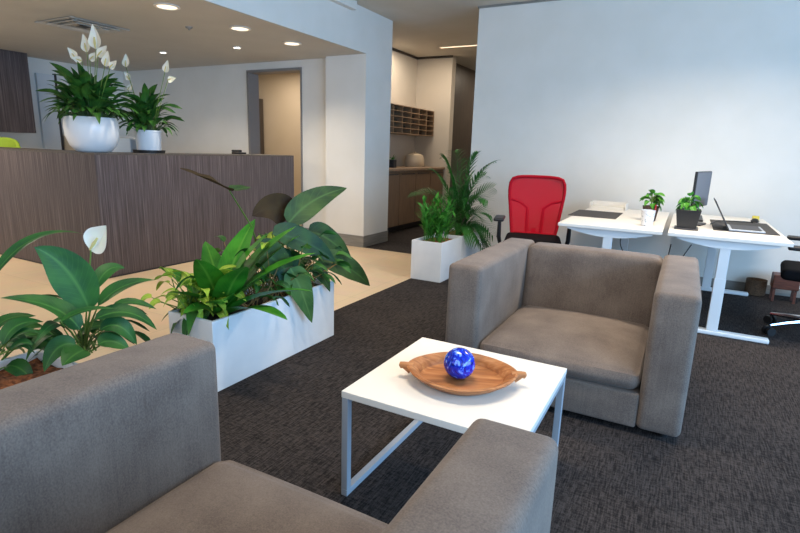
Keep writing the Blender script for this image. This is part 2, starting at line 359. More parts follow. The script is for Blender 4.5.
# ------------------------------------------------------------------ reception desk
t = thing('reception_desk', (-4.57, 2.8, 0), 'tall L-shaped reception desk clad in vertical striped dark timber', 'reception desk')
zt = 1.137
MB().box(-.035, 0, 0, 2.66, .018, zt-.016).build('side_panel', m_wood, t, smooth=False)
MB().box(-3.4, -.0351, 0, .035, .018, zt-.016).build('front_panel', m_wood, t, smooth=False)
MB().box(-.55, 0, 0, 2.66, zt-.016, zt).box(-3.4, -.5501, 0, .45, zt-.016, zt).build('ledge', m_doorwood, t, smooth=False)
MB().box(-.5, -.01, .01, 2.65, 0, .0175).box(-3.35, -.5001, .01, .4, 0, .0175).build('kickboard', m_dark, t, smooth=False)
MB().box(-.55, -.5, .45, 2.66, .018, zt-.017).box(-3.4, -.55, .4, .45, .018, zt-.017).box(-.5, -.036, 2.62, 2.66, .018, zt-.017).build('inner_panel', m_wood, t, smooth=False)
MB().box(-1.25, -.551, .451, 2.66, .70, .735).box(-3.4, -1.2501, .451, 1.1, .70, .735).build('worktop', m_white, t, smooth=False)

def spray(lf, st, base, az, el, ls, lb, w, droop=.5, prof='lance', fold=.12, sr=.004, n=8, curl=0):
    """one leaf: petiole of length ls leaving at elevation el, then blade of length lb drooping"""
    base = Vector(base); h = Vector((math.cos(az), math.sin(az), 0)); d = h*math.cos(el) + Vector((0, 0, math.sin(el)))
    a = base + d*ls
    m1 = a + d*lb*.5
    e = a + (h*math.cos(el-droop) + Vector((0, 0, math.sin(el-droop))))*lb
    side = Vector((-h.y, h.x, 0)); up = (Vector((0, 0, 1))*math.cos(el) - h*math.sin(el) + side*curl)
    if st is not None and ls > 0: st.tube([base, base.lerp(a, .5)+Vector((0, 0, ls*.03)), a], [sr, sr*.8, sr*.6], 5, False)
    lf.leaf([a, m1, e], w, up, fold, prof, n)
    return e
def flower(parent, base, top, size, face, off, bend=.0, tilt=0, wid=.62, prof='ovate'):
    """spathe with a spadix on a long stem"""
    base = Vector(base); top = Vector(top); face = Vector(face).normalized()
    f = MB().tube([base, base.lerp(top, .5)+Vector((0, 0, bend)), top], [.0035, .003, .003], 6, False).build('flower_stem', m_stem, parent, off)
    up = (top-base).normalized()
    side = up.cross(face).normalized(); up = (up*math.cos(tilt) + side*math.sin(tilt)).normalized(); tip = top + up*size + face*size*.12
    MB().leaf([top-up*.004, top+up*size*.45-face*size*.28, tip], size*wid, face, .28, prof, 16).build('spathe', m_spathe, f, off)
    MB().tube([top+face*.008, top+up*size*.25+face*.012, top+up*size*.48+face*.014], [.004, size*.05, size*.03], 7).build('spadix', m_spadix, f, off)
    return f

def lily_pot(loc, r_top, h, kind, nleaf, L_, flowers, label, seed):
    rr = random.Random(seed)
    t = thing('potted_peace_lily', loc, label, 'potted plant')
    if kind == 'bowl':
        prof = [(.001, 0), (r_top*.6, 0), (r_top*.72, .012), (r_top*.93, h*.2), (r_top*1.06, h*.45), (r_top*1.1, h*.7), (r_top*1.07, h*.88), (r_top*.99, h), (r_top*.95, h), (r_top*.93, h*.88), (.001, h*.86)]
        MB().lathe(prof, n=48).build('pot', m_ceramic, t)
    else:
        MB().lathe([(.001, 0), (r_top*1.18, 0), (r_top*1.22, .03), (r_top*1.16, .03), (r_top*1.1, .012), (.001, .012)], n=40).build('saucer', m_black, t)
        MB().lathe([(.001, .013), (r_top*.86, .013), (r_top*.9, .02), (r_top*.98, h*.92), (r_top*1.03, h*.93), (r_top*1.03, h), (r_top*.96, h), (r_top*.93, h*.88), (.001, h*.86)], n=40).build('pot', m_ceramic, t)
    MB().lathe([(.001, h*.862), (r_top*.9, h*.865), (r_top*.6, h*.885), (.001, h*.89)], n=24).build('soil', m_darksoil, t)
    lf = MB(); st = MB()
    for i in range(nleaf):
        az = rr.uniform(0, 2*PI); q = rr.random()**.6; el = math.radians(36 + 52*q)
        ls = L_*rr.uniform(.2, .34+.36*q); lb = L_*rr.uniform(.34, .5)
        rb = r_top*.5*rr.random()
        spray(lf, st, (rb*math.cos(az), rb*math.sin(az), h*.86), az, el, ls, lb, lb*.36, droop=rr.uniform(.3, 1.1), prof='lance', curl=rr.uniform(-.4, .4))
    for i in range(nleaf//3):
        az = rr.uniform(0, 2*PI)
        spray(lf, st, (r_top*.6*math.cos(az), r_top*.6*math.sin(az), h*.9), az, math.radians(rr.uniform(25, 55)), L_*.22, L_*rr.uniform(.28, .4), L_*.13, droop=rr.uniform(.8, 1.3))
    lf.build('leaves', m_lily, t); st.build('petioles', m_stemd, t)
    for (x, y, s_, tl) in flowers:             # foot of the spathe, its size and sideways tilt
        top = PY(x, y, loc[1]) - Vector(loc)
        flower(t, (top.x*.2, top.y*.2, h*.86), top, s_, (.4, -1, .1), (0, 0, 0), bend=.02, tilt=tl)
    return t
p1 = (-4.93, 3.02, zt); p2 = (-4.87, 3.56, zt)
lily_pot(p1, .208, .315, 'bowl', 150, .50, [(77, 59, .125, -.5), (87, 52, .15, -.1), (96, 49, .20, -.12), (98, 56, .14, .7), (105, 66, .14, .1), (110, 68, .11, .5), (90, 60, .12, .9), (64, 71, .08, -.8), (82, 61, .1, -1.2)], 'peace lily with white blooms in a large rounded white bowl on the reception desk', 3)
lily_pot(p2, .125, .225, 'pot', 84, .46, [(126, 67, .13, .35), (165, 72, .12, .1), (168, 80, .10, .9), (130, 80, .10, -.3), (128, 90, .09, 1.1)], 'peace lily in a small straight white pot on black saucer on the reception desk', 11)
# plant name tag in the small pot
# items behind the counter
o = MB().box(-5.62, -5.25, 3.62, 3.88, .736, 1.28).build('storage_box', m_bluebox, bevel=.015); tag(o, 'pale blue plastic box behind the counter between the two potted lilies', 'box')
t = thing('desk_telephone', (-5.0, 4.92, zt), 'small black telephone on the reception desk in front of the doorway', 'telephone')
MB().box(-.06, .06, -.07, .07, 0, .022).build('base', m_black, t, bevel=.006); MB().box(-.055, -.02, -.075, .075, .024, .05).build('handset', m_black, t, bevel=.008)
# wall cupboard, credenza, lime chair
o = MB().box(-8.36, -8.02, 2.0, 4.12, 1.32, ZR-.002).build('wall_cupboard', m_wood, smooth=False); tag(o, 'dark timber wall cupboard hanging on the far left wall', 'cupboard')
t = thing('low_cupboard', (-8.1, 4.9, 0), 'cream low cupboard against the far left wall beyond the pale blue door', 'cupboard')
MB().box(-.25, .15, -.25, .7, .05, 1.3).build('body', m_beige, t, bevel=.004); MB().box(-.255, .17, -.26, .71, 1.301, 1.33).build('top', m_white, t, bevel=.003)
t = thing('lime_office_chair', (-7.25, 3.2, 0), 'lime green upholstered chair behind the reception desk, only its top showing', 'chair', rz=.5)
MB().lathe([(.001, .42), (.22, .42), (.25, .45), (.25, .5), (.22, .53), (.001, .53)]).build('seat', m_lime, t)
bk = MB(); vs = []; n = 14
for i in range(n+1):
    a = PI*(.1+.8*i/n); hh = 1.25 - .12*abs(i/n-.5)**2*4
    vs += [(-.3*math.cos(a), .27*math.sin(a), .5), (-.3*math.cos(a), .27*math.sin(a), hh), (-.26*math.cos(a), .23*math.sin(a), hh), (-.26*math.cos(a), .23*math.sin(a), .5)]
fs = [(i*4+j, i*4+(j+1) % 4, (i+1)*4+(j+1) % 4, (i+1)*4+j) for i in range(n) for j in range(4)] + [(0, 1, 2, 3), (n*4+3, n*4+2, n*4+1, n*4)]
bk.add(vs, fs).build('backrest', m_lime, t, bevel=.015)
MB().tube([(0, 0, .05), (0, 0, .42)], .03, 12).build('column', m_chrome, t)
MB().lathe([(.001, 0), (.26, 0), (.26, .015), (.04, .05), (.001, .05)]).build('base', m_chrome, t)
# through the doorway: tall dark shelf with a few things
t = thing('tall_dark_shelf', (-7.25, 7.45, 0), 'tall dark shelf unit seen inside the doorway at its left edge', 'shelf')
b = MB(); b.box(-.5, -.46, -.2, .2, 0, 2.1).box(.1, .13, -.2, .2, 0, 2.1).box(-.46, .1, .17, .2, 0, 2.1)
for z in (.05, .45, .85, 1.25, 1.65, 2.07): b.box(-.46, .1, -.2, .17, z, z+.025)
b.build('carcass', m_doorwood, t, smooth=False)
o = MB().box(-7.4, -7.2, 7.27, 7.5, .876, 1.17).build('file_box', newmat('teal_card', (60, 140, 110), .6), bevel=.004); tag(o, 'green box standing on a shelf inside the doorway', 'box')
o = MB().box(-7.42, -7.2, 7.27, 7.5, 1.276, 1.52).build('paper_stack', m_paper, bevel=.004); tag(o, 'white paper stack on a shelf inside the doorway', 'paper')

# ------------------------------------------------------------------ tea nook
t = thing('base_cabinet', (-4.455, 6.5, 0), 'taupe laminate base cabinet with benchtop along the tea nook wall', 'cabinet')
MB().box(0.002, .6, 0, 2.19, .1, .94).build('body', m_cab, t, smooth=False)
MB().box(0.002, .5, 0.02, 2.19, 0.001, .1).build('kickboard', m_dark, t, smooth=False)
MB().box(0.002, .64, 0, 2.19, .942, .98).build('benchtop', m_bench, t, bevel=.004)
for k in range(4):
    d = MB().box(.601, .619, .01+k*.545, .545+k*.545-.005, .11, .9).build('door', m_cab, t, bevel=.002)
    MB().box(.6195, .628, .06+k*.545, .49+k*.545, .885, .899).build('handle', m_dark, d)
t = thing('pigeonhole_rack', (-4.453, 6.35, 1.515), 'timber pigeonhole mail rack fixed on the wall above the benchtop', 'mail rack')
nx_, nz_ = 8, 5; Lp = 2.33; Hp = .42; b = MB(); D = .38
for k in range(nx_+1): y = Lp*k/nx_; b.box(.012, D, y-.006 if k else 0, y+.006, 0, Hp)
for k in range(nz_+1): z = Hp*k/nz_; b.box(.012, D-.002, 0, Lp, z-.005, z+.005)
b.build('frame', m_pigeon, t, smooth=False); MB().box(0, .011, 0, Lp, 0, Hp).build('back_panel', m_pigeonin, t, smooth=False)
pr = MB()
for k in range(nx_):
    for j in range(nz_):
        if rnd.random() < .55: hh = rnd.uniform(.01, .05); pr.box(.05, .3, Lp*k/nx_+.02, Lp*(k+1)/nx_-.03, Hp*j/nz_+.006, Hp*j/nz_+.006+hh)
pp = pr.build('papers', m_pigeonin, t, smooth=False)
t = thing('kettle', (-4.15, 8.13, .981), 'rounded cream kettle-like appliance on the nook benchtop', 'appliance')
MB().lathe([(.001, 0), (.15, 0), (.17, .03), (.17, .12), (.14, .2), (.06, .225), (.001, .226)], sy=1.0).build('body', m_beige, t)
MB().lathe([(.001, .227), (.02, .227), (.025, .25), (.001, .255)], n=16).build('knob', m_beige, t)
t = thing('small_potted_plant', (-4.06, 7.2, .981), 'little spiky plant in a dark square pot on the nook benchtop', 'potted plant')
MB().obox((0, 0, .06), (.1, .1, .12)).build('pot', m_dark, t, bevel=.006)
lf = MB()
for i in range(26): spray(lf, None, (0, 0, .118), rnd.uniform(0, 6.28), rnd.uniform(.3, 1.4), 0, rnd.uniform(.08, .14), .02, .5, 'blade')
lf.build('leaves', m_zz, t)
# ------------------------------------------------------------------ trough planters
def planter(loc, lx, ly, h, label, soil):
    t = thing('trough_planter', loc, label, 'planter')
    w = .018; b = MB(); bx = lambda *a: b.box(*a)
    vs = [(0,0,0),(lx,0,0),(lx,ly,0),(0,ly,0),(0,0,h),(lx,0,h),(lx,ly,h),(0,ly,h),(w,w,h),(lx-w,w,h),(lx-w,ly-w,h),(w,ly-w,h),(w,w,h-.2),(lx-w,w,h-.2),(lx-w,ly-w,h-.2),(w,ly-w,h-.2)]
    fs = [(3,2,1,0),(0,1,5,4),(1,2,6,5),(2,3,7,6),(3,0,4,7),(4,5,9,8),(5,6,10,9),(6,7,11,10),(7,4,8,11),(8,9,13,12),(9,10,14,13),(10,11,15,14),(11,8,12,15),(12,13,14,15)]
    MB().add(vs, fs).build('box', m_whitebox, t, bevel=.003)
    nx, ny = 8, 22; vs = []; rr = random.Random(int(loc[1]*10))
    for j in range(ny+1):
        for i in range(nx+1): vs.append((w+.001+(lx-2*w-.002)*i/nx, w+.001+(ly-2*w-.002)*j/ny, h-.045+rr.uniform(0, .022)))
    fs = [(j*(nx+1)+i, j*(nx+1)+i+1, (j+1)*(nx+1)+i+1, (j+1)*(nx+1)+i) for j in range(ny) for i in range(nx)]
    MB().add(vs, fs).build('soil', soil, t)
    return t
planter((-2.295, 1.72, 0), .325, 1.03, .382, 'long white trough planter with big elephant-ear leaves beside the coffee table', m_darksoil)
planter((-2.295, 4.50, 0), .325, .52, .39, 'front white planter by the office wall, holding bushy upright plant', m_soil)
planter((-2.295, 5.03, 0), .325, .62, .39, 'white planter farthest back by the office wall, holding tall palm', m_soil)
planter((-2.295, .06, 0), .325, 1.03, .382, 'white trough planter with peace lilies behind the near armchair', m_soil)

# --- big leaved plant (elephant ear) in the long planter
base = Vector((-2.1, 2.42, .345))
t = thing('elephant_ear_plant', base, 'dark leafy elephant-ear plant at the right end of the long planter', 'plant')
def bigleaf(a, m_, e, w, up, mat, stembase=(0, 0, 0), fold=.1, prof='ovate', wav=.02, r=.006, bow=.05):
    A, Mi, E = [Vector(q) for q in (a, m_, e)]; sb = base+Vector(stembase)
    lf = MB().leaf([A, Mi, E], w, up, fold, prof, 16, wav).build('leaf', mat, t, base)
    mid = sb.lerp(A, .5)+Vector((0, 0, bow))
    MB().tube([sb, sb.lerp(mid, .5)+Vector((0, 0, .01)), mid, mid.lerp(A, .6), A], [r, r*.9, r*.8, r*.7, r*.6], 7, False).build('stem', m_stem, lf, base)
# each leaf: attachment, middle, tip given by the plane X it lies on
bigleaf(PX(288, 224, -2.08), PX(308, 196, -2.02), PX(347, 188, -1.98), .165, (.75, -.45, .5), m_ear)
bigleaf(PX(292, 214, -2.14), PX(272, 201, -2.17), PX(252, 216, -2.2), .19, (.55, -.8, .1), m_earbrown, prof='ovate')
bigleaf(PX(272, 234, -2.06), PX(305, 236, -2.0), PX(336, 262, -1.93), .18, (.3, -.75, .55), m_earblue)
bigleaf(PX(308, 232, -2.1), PX(328, 232, -2.04), PX(353, 263, -2.0), .165, (.5, -.65, .5), m_ear)
bigleaf(PX(318, 262, -2.0), PX(345, 258, -1.93), PX(370, 286, -1.88), .18, (.25, -.75, .5), m_ear)
bigleaf(PX(290, 268, -1.96), PX(300, 282, -1.91), PX(312, 323, -1.90), .15, (.8, -.65, .2), m_earlight)
bigleaf(PX(255, 252, -2.06), PX(272, 252, -2.02), PX(296, 281, -1.98), .19, (.55, -.7, .4), m_ear)
bigleaf(PX(310, 270, -2.0), PX(322, 268, -1.96), PX(330, 292, -1.93), .10, (.6, -.5, .6), m_ear)
bigleaf(PX(290, 250, -2.04), PX(285, 262, -2.0), PX(282, 286, -1.98), .14, (.75, -.55, .3), m_earblue)
bigleaf(PX(275, 275, -2.1), PX(290, 255, -2.12), PX(312, 262, -2.13), .13, (.6, -.6, .4), m_ear)
# tall stalk with a leaf seen almost edge on
bigleaf(PX(229, 190, -2.14), PX(222, 186, -2.14), PX(180, 168, -2.16), .17, (.2, -.4, 1), m_earbrown, stembase=(0, -.12, 0), bow=.12, prof='lance')
bigleaf(PX(229, 190, -2.14), PX(240, 189, -2.13), PX(251, 187, -2.12), .09, (.2, -.4, 1), m_ear, stembase=(0, -.12, 0), bow=.12, prof='lance')
# filler foliage
base2 = Vector((-2.13, 2.25, .345)); rr = random.Random(5)
t2 = thing('leafy_underplanting', base2, 'tangle of small green and yellowed leaves filling the middle of the long planter', 'plant')
lf = MB(); st = MB(); dl = MB()
for i in range(120):
    b0 = base2 + Vector((rr.uniform(-.1, .1), rr.uniform(-.2, .4), 0)); az = rr.uniform(0, 6.28)
    spray(lf if rr.random() < .8 else dl, st, b0, az, rr.uniform(.5, 1.4), rr.uniform(.08, .40), rr.uniform(.07, .15), rr.uniform(.035, .065), 1.0, 'ovate', curl=rr.uniform(-.5, .5))
lf.build('leaves', m_lily, t2, base2); st.build('stems', m_dry, t2, base2); dl.build('yellowed_leaves', m_yellow, t2, base2)
# --- bird's-nest fern in the middle left
base3 = Vector((-2.10, 1.93, .345)); rr = random.Random(9)
t3 = thing('birds_nest_fern', base3, "bright green bird's-nest fern with broad upright fronds in the long planter", 'plant')
fr_ = [(150, 60, .30, .10), (100, 75, .34, .11), (60, 68, .36, .11), (30, 55, .36, .11), (10, 40, .32, .10), (-40, 45, .26, .1), (-80, 35, .22, .09), (-10, 30, .30, .1), (200, 55, .24, .09), (250, 50, .2, .08), (300, 70, .28, .1), (80, 55, .38, .10), (45, 80, .30, .1), (120, 45, .3, .09), (-25, 62, .3, .1), (60, 50, .33, .09)]
for az, el, l_, w_ in fr_:
    a_, e_ = math.radians(az), math.radians(el); m = MB(); spray(m, None, base3+Vector((rr.uniform(-.02, .02), rr.uniform(-.05, .05), 0)), a_, e_, 0, l_*1.75, w_*1.45, .35, 'strap', .1, n=12, curl=rr.uniform(-.3, .3)); m.build('frond', m_nest, t3, base3)
# --- yellow-green plant at the left end
base4 = Vector((-2.20, 1.81, .345)); rr = random.Random(12)
t4 = thing('yellow_green_plant', base4, 'yellow-green small-leaved plant at the left end of the long planter', 'plant')
lf = MB(); st = MB()
for i in range(64):
    b0 = base4 + Vector((rr.uniform(-.07, .07), rr.uniform(-.06, .1), 0)); az = rr.uniform(0, 6.28)
    spray(lf, st, b0, az, rr.uniform(.4, 1.45), rr.uniform(.05, .26), rr.uniform(.06, .13), rr.uniform(.04, .065), 1.0, 'ovate', curl=rr.uniform(-.5, .5))
lf.build('leaves', m_yellow, t4, base4); st.build('stems', m_stem, t4, base4)
lf = MB()
for az, el, l_ in ((3.6, .5, .2), (-.4, -.2, .17), (-1.2, .1, .18), (2.6, .9, .26), (3.0, .4, .24), (4.2, 0, .2), (-.9, .6, .22)): spray(lf, None, base4+Vector((.02, 0, .03)), az, el, .02, l_, .06, .9)
lf.build('lower_leaves', m_lily, t4, base4)

# --- peace lilies in the near planter
def lily_clump(base, blades, fl, label, extra, seed, lmin=.12):
    base = Vector(base); rr = random.Random(seed)
    t = thing('peace_lily', base, label, 'plant')
    for (A, Mi, E, w, up) in blades:
        A, Mi, E = Vector(A), Vector(Mi), Vector(E)
        l = MB().leaf([A, Mi, E], w, up, .13, 'lance', 14).build('leaf', m_lilybig, t, base)
        MB().tube([base, base.lerp(A, .55)+Vector((0, 0, .02)), A], [.005, .004, .003], 6, False).build('stem', m_stem, l, base)
    lf = MB(); st = MB()
    for i in range(extra):
        az = rr.uniform(0, 6.28); spray(lf, st, base+Vector((rr.uniform(-.04, .04), rr.uniform(-.04, .04), 0)), az, rr.uniform(.35, 1.3), rr.uniform(.05, .2), rr.uniform(lmin, lmin+.1), rr.uniform(.04, .075), 1.0, curl=rr.uniform(-.4, .4))
    lf.build('small_leaves', m_lilybig, t, base); st.build('stems', m_stem, t, base)
    for (x, y, X, s_) in fl:
        flower(t, base, PX(x, y, X), s_, (.55, -1, .35), base, .01, tilt=.5, wid=.82, prof='round')
    return t
lb_ = Vector((-2.13, .87, .345))
lb_ = PZ(84, 352, .345); lb_.x = max(lb_.x, -2.2)
lily_clump(lb_, [
    (PX(90, 312, -2.08), PX(72, 262, -2.1), PX(34, 247, -2.14), .155, (.8, -.45, .35)),
    (PX(98, 306, -2.06), PX(120, 280, -2.04), PX(155, 280, -2.02), .085, (.2, -.3, 1)),
    (PX(94, 320, -2.04), PX(128, 300, -2.0), PX(157, 330, -1.98), .085, (.35, -.4, .9)),
    (PX(100, 330, -2.02), PX(120, 315, -1.98), PX(137, 345, -1.96), .08, (.4, -.5, .8)),
    (PX(80, 330, -2.04), PX(62, 300, -2.06), PX(0, 298, -2.08), .10, (.3, -.4, .9)),
    (PX(76, 345, -2.04), PX(55, 338, -2.05), PX(44, 372, -2.06), .08, (.6, -.5, .6)),
    (PX(85, 350, -2.02), PX(75, 352, -2.0), PX(62, 366, -1.98), .10, (.5, -.5, .7)),
    (PX(95, 290, -2.12), PX(105, 262, -2.14), PX(125, 268, -2.16), .07, (.5, -.6, .5)),
    (PX(98, 345, -2.0), PX(110, 335, -1.98), PX(130, 350, -1.96), .08, (.4, -.5, .8)),
    (PX(60, 322, -2.0), PX(85, 305, -1.98), PX(118, 309, -1.96), .045, (.1, -.3, 1)),
    ], [(91, 250, -2.1, .135)], 'peace lily with one white bloom in the planter behind the near armchair', 22, 31)
lb2 = PZ(-14, 372, .345)
lily_clump(lb2, [
    (PX(-10, 282, -2.1), PX(26, 222, -2.12), PX(84, 234, -2.14), .06, (.15, -.5, .8)),
    (PX(3, 345, -2.08), PX(10, 318, -2.06), PX(44, 322, -2.05), .07, (.3, -.4, .9)),
    (PX(10, 340, -2.05), PX(25, 325, -2.03), PX(42, 335, -2.02), .04, (.2, -.3, 1)),
    (PX(10, 350, -2.05), PX(22, 338, -2.03), PX(33, 345, -2.0), .04, (.2, -.3, 1)),
    ], [], 'peace lily at the left edge of frame, arching leaves, planter behind near armchair', 14, 44)

# --- bushy plant and palm in the office planters
base5 = Vector((-2.13, 4.74, .35)); rr = random.Random(3)
t5 = thing('bushy_upright_plant', base5, 'bushy bright green plant with upright shoots in the front office planter', 'plant')
for i in range(44):
    lf = MB(); b0 = base5 + Vector((rr.uniform(-.1, .07), rr.uniform(-.1, .12), 0)); az = rr.uniform(0, 6.28); el = rr.uniform(.95, 1.5); hl = rr.uniform(.22, .44)
    d = Vector((math.cos(az)*math.cos(el), math.sin(az)*math.cos(el), math.sin(el))); top = b0+d*hl
    lf.tube([b0, b0.lerp(top, .5), top], [.004, .003, .002], 5, False)
    for k in range(9):
        f = .25+.75*k/8; q = b0.lerp(top, f); sgn = 1 if k % 2 else -1
        spray(lf, None, q, az+sgn*rr.uniform(.9, 2.2), rr.uniform(.8, 1.25), 0, rr.uniform(.08, .14), .026, .3, 'lance', n=4)
    lf.build('shoot', m_zz, t5, base5)
def frond(parent, base, pts, off, ll, mat, nl=20, droop=.35, w=.021, roll=0):
    cp = [Vector(q) for q in pts]
    def bz(t):
        q = list(cp)
        while len(q) > 1: q = [q[i].lerp(q[i+1], t) for i in range(len(q)-1)]
        return q[0]
    m = MB(); m.tube([bz(i/10) for i in range(11)], [.005-.004*i/10 for i in range(11)], 5, False)
    for i in range(nl):
        t_ = .3+.7*i/(nl-1); p = bz(t_); tg = (bz(min(1, t_+.02))-bz(max(0, t_-.02))).normalized(); sd = tg.cross(Vector((0, 0, 1)))
        sd = sd.normalized() if sd.length > .01 else Vector((1, 0, 0)); sd = sd*math.cos(roll)+tg.cross(sd)*math.sin(roll); l_ = ll*(math.sin(PI*(.25+.65*(t_-.3)/.7))**.7)
        for sg in (-1, 1):
            d = (tg*.7+sd*sg*.75).normalized(); m.leaf([p, p+d*l_*.5+Vector((0, 0, .01)), p+d*l_+Vector((0, 0, -l_*droop*.5))], w, (0, 0, 1), .1, 'blade', 4)
    return m.build('frond', mat, parent, off)
base6 = Vector((-2.13, 5.3, .35)); rr = random.Random(21)
t6 = thing('potted_palm', base6, 'tall feathery palm in the rear office planter against the white wall', 'plant')
tips = [(494, 162, -.1), (443, 158, .0), (476, 154, .1), (455, 152, .15), (487, 200, -.1), (492, 252, -.15), (488, 228, -.1), (413, 193, -.15), (470, 176, -.2), (484, 176, .1), (432, 170, -.2), (425, 215, .1), (478, 240, -.25), (462, 160, -.1), (449, 190, -.25), (490, 215, .1), (466, 185, -.1), (458, 205, .1), (480, 200, .2), (470, 215, -.1), (486, 240, .1), (448, 210, 0), (474, 228, .15), (492, 235, -.05), (484, 252, -.1), (462, 232, -.2), (478, 216, -.2), (454, 225, .1), (492, 188, .05), (468, 200, -.15), (450, 172, .1), (462, 172, .2), (440, 200, .2)]
for i, (x, y, dy) in enumerate(tips):
    tip = PY(x, y, base6.y+dy); hgt = max(tip.z, .7)
    mid = base6.lerp(tip, .5); mid.z = max(tip.z+.12, .62) if tip.z < .8 else tip.z*.95-.02; mid.x = base6.x+(tip.x-base6.x)*.35
    frond(t6, base6, [base6+Vector((rr.uniform(-.03, .03), rr.uniform(-.03, .03), 0)), mid, tip], base6, .21, m_palm, 12, roll=rr.uniform(-.9, .9))

# ------------------------------------------------------------------ armchairs
def superbox(mb, x0, x1, y0, y1, z0, z1, r, n=5, bulge=(0, 0, 0), top=None):
    """rounded box as a subdivided cube with rounded edges and soft bulging faces"""
    cx, cy, cz = (x0+x1)/2, (y0+y1)/2, (z0+z1)/2; hx, hy, hz = (x1-x0)/2, (y1-y0)/2, (z1-z0)/2
    bm = bmesh.new(); bmesh.ops.create_cube(bm, size=2); bmesh.ops.subdivide_edges(bm, edges=bm.edges[:], cuts=15, use_grid_fill=True)
    g = {}
    def remap(q, h):
        # put more grid lines in the rounded rim
        a = abs(q); rr_ = r/h
        v = (a/.625)*(1-rr_) if a <= .625 else (1-rr_)+(a-.625)/.375*rr_
        return math.copysign(v, q)
    vs = []
    for v in bm.verts:
        p = Vector((remap(v.co.x, hx)*hx, remap(v.co.y, hy)*hy, remap(v.co.z, hz)*hz))
        c = Vector((max(-hx+r, min(hx-r, p.x)), max(-hy+r, min(hy-r, p.y)), max(-hz+r, min(hz-r, p.z))))
        d = p-c
        if d.length > 1e-6: p = c+d.normalized()*r*min(1, max(abs(d.x), abs(d.y), abs(d.z))/r)
        nx, ny, nz = p.x/hx, p.y/hy, p.z/hz
        bl = [(1-ny*ny)*(1-nz*nz), (1-nx*nx)*(1-nz*nz), (1-nx*nx)*(1-ny*ny)]
        p.x += bulge[0]*bl[0]*max(-1, min(1, nx)); p.y += bulge[1]*bl[1]*max(-1, min(1, ny)); p.z += bulge[2]*bl[2]*max(-1, min(1, nz))
        if top: p = top(p, nx, ny, nz)
        vs.append((p.x+cx, p.y+cy, p.z+cz))
    fs = [tuple(v.index for v in f.verts) for f in bm.faces]; bm.free()
    return mb.add(vs, fs)
def armchair(loc, rz, label, W_=1.15, aw=.184, h=.682):
    """local frame: front at y=0 facing -y, body runs to y=1.06, x from 0 to W_"""
    t = thing('tub_armchair', loc, label, 'armchair', rz)
    D_ = 1.07
    for s_ in (0, 1):
        x0 = 0 if s_ == 0 else W_-aw
        superbox(MB(), x0, x0+aw, 0, D_, .03, h, .028, bulge=(.006, .004, .006)).build('arm', m_fab, t)
    def slant(p, nx, ny, nz):
        if ny < 0: p.y += .04*(nz)*(-ny)        # front face of the back leans away towards the top
        return p
    superbox(MB(), aw-.004, W_-aw+.004, D_-.25, D_-.004, .03, h-.006, .045, bulge=(0, .012, .008), top=slant).build('backrest', m_fab, t)
    superbox(MB(), aw+.002, W_-aw-.002, .004, D_-.2, .2, .290, .05, bulge=(-.004, .016, .055)).build('seat_cushion', m_fab, t)
    superbox(MB(), aw, W_-aw, .006, D_-.2, .03, .198, .012, bulge=(0, .003, 0)).build('seat_base', m_fab, t)
    for sx, sy in ((.07, .07), (W_-.07, .07), (.07, D_-.07), (W_-.07, D_-.07)):
        MB().lathe([(.001, 0), (.022, 0), (.025, .034), (.001, .034)], (sx, sy, 0), 14).build('foot', m_black, t)
    return t
armchair((-1.025, 2.43, 0), 0, 'taupe fabric tub armchair facing the camera, beyond the white coffee table')
armchair((-.16, 1.05, 0), PI, 'taupe fabric tub armchair in the foreground, seen from behind, cut by the frame', W_=1.21, aw=.194, h=.662)

# ------------------------------------------------------------------ coffee table
t = thing('coffee_table', (-.642, 1.713, 0), 'low square white coffee table with grey metal sled frame', 'table')
hw = .322
MB().box(-hw, hw, -hw, hw, .388, .413).build('table_top', m_white, t, bevel=.002)
for sx in (-1, 1):
    xo = sx*(hw-.014)
    for sy in (-1, 1): MB().box(xo-.013, xo+.013, sy*(hw-.014)-.013, sy*(hw-.014)+.013, .026, .387).build('leg', m_greymetal, t, bevel=.002)
    MB().box(xo-.013, xo+.013, -hw+.001, hw-.001, 0, .0255).build('runner', m_greymetal, t, bevel=.002)
    MB().box(xo-.012, xo+.012, -hw+.03, hw-.03, .365, .387).build('rail', m_greymetal, t, bevel=.002)
# wooden dish
def wooddish():
    m = newmat('carved_wood', (166, 104, 56), .5, 0, .4)
    v = coords(m, (1.5, 14, 14)); n = N(m, 'ShaderNodeTexNoise'); n.inputs['Scale'].default_value = 3; n.inputs['Detail'].default_value = 6; n.inputs['Distortion'].default_value = .6; L(m, v, n.inputs['Vector'])
    r = N(m, 'ShaderNodeValToRGB'); e = r.color_ramp.elements; e[0].position = .3; e[0].color = S((128, 78, 44)); e[1].position = .7; e[1].color = S((190, 134, 86)); x = e.new(.5); x.color = S((164, 104, 58))
    L(m, n.outputs['Fac'], r.inputs['Fac']); L(m, r.outputs['Color'], bsdf(m).inputs['Base Color'])
    bp = N(m, 'ShaderNodeBump'); bp.inputs['Strength'].default_value = .3; bp.inputs['Distance'].default_value = .004; L(m, n.outputs['Fac'], bp.inputs['Height']); L(m, bp.outputs['Normal'], bsdf(m).inputs['Normal']); return m
m_dish = wooddish()
dl_ = (-.636, 1.694, .413); t = thing('carved_wooden_dish', dl_, 'oval carved brown wooden dish with pointed end handles on the coffee table', 'dish', math.radians(21))
n = 72; rings = [(.001, 0, 0), (.56, 0, 0), (.74, .006, .0), (.95, .034, 0), (1.0, .045, 1), (.96, .048, 1), (.86, .040, .5), (.80, .033, 0), (.755, .016, 0), (.70, .012, 0), (.001, .010, 0)]
vs = []
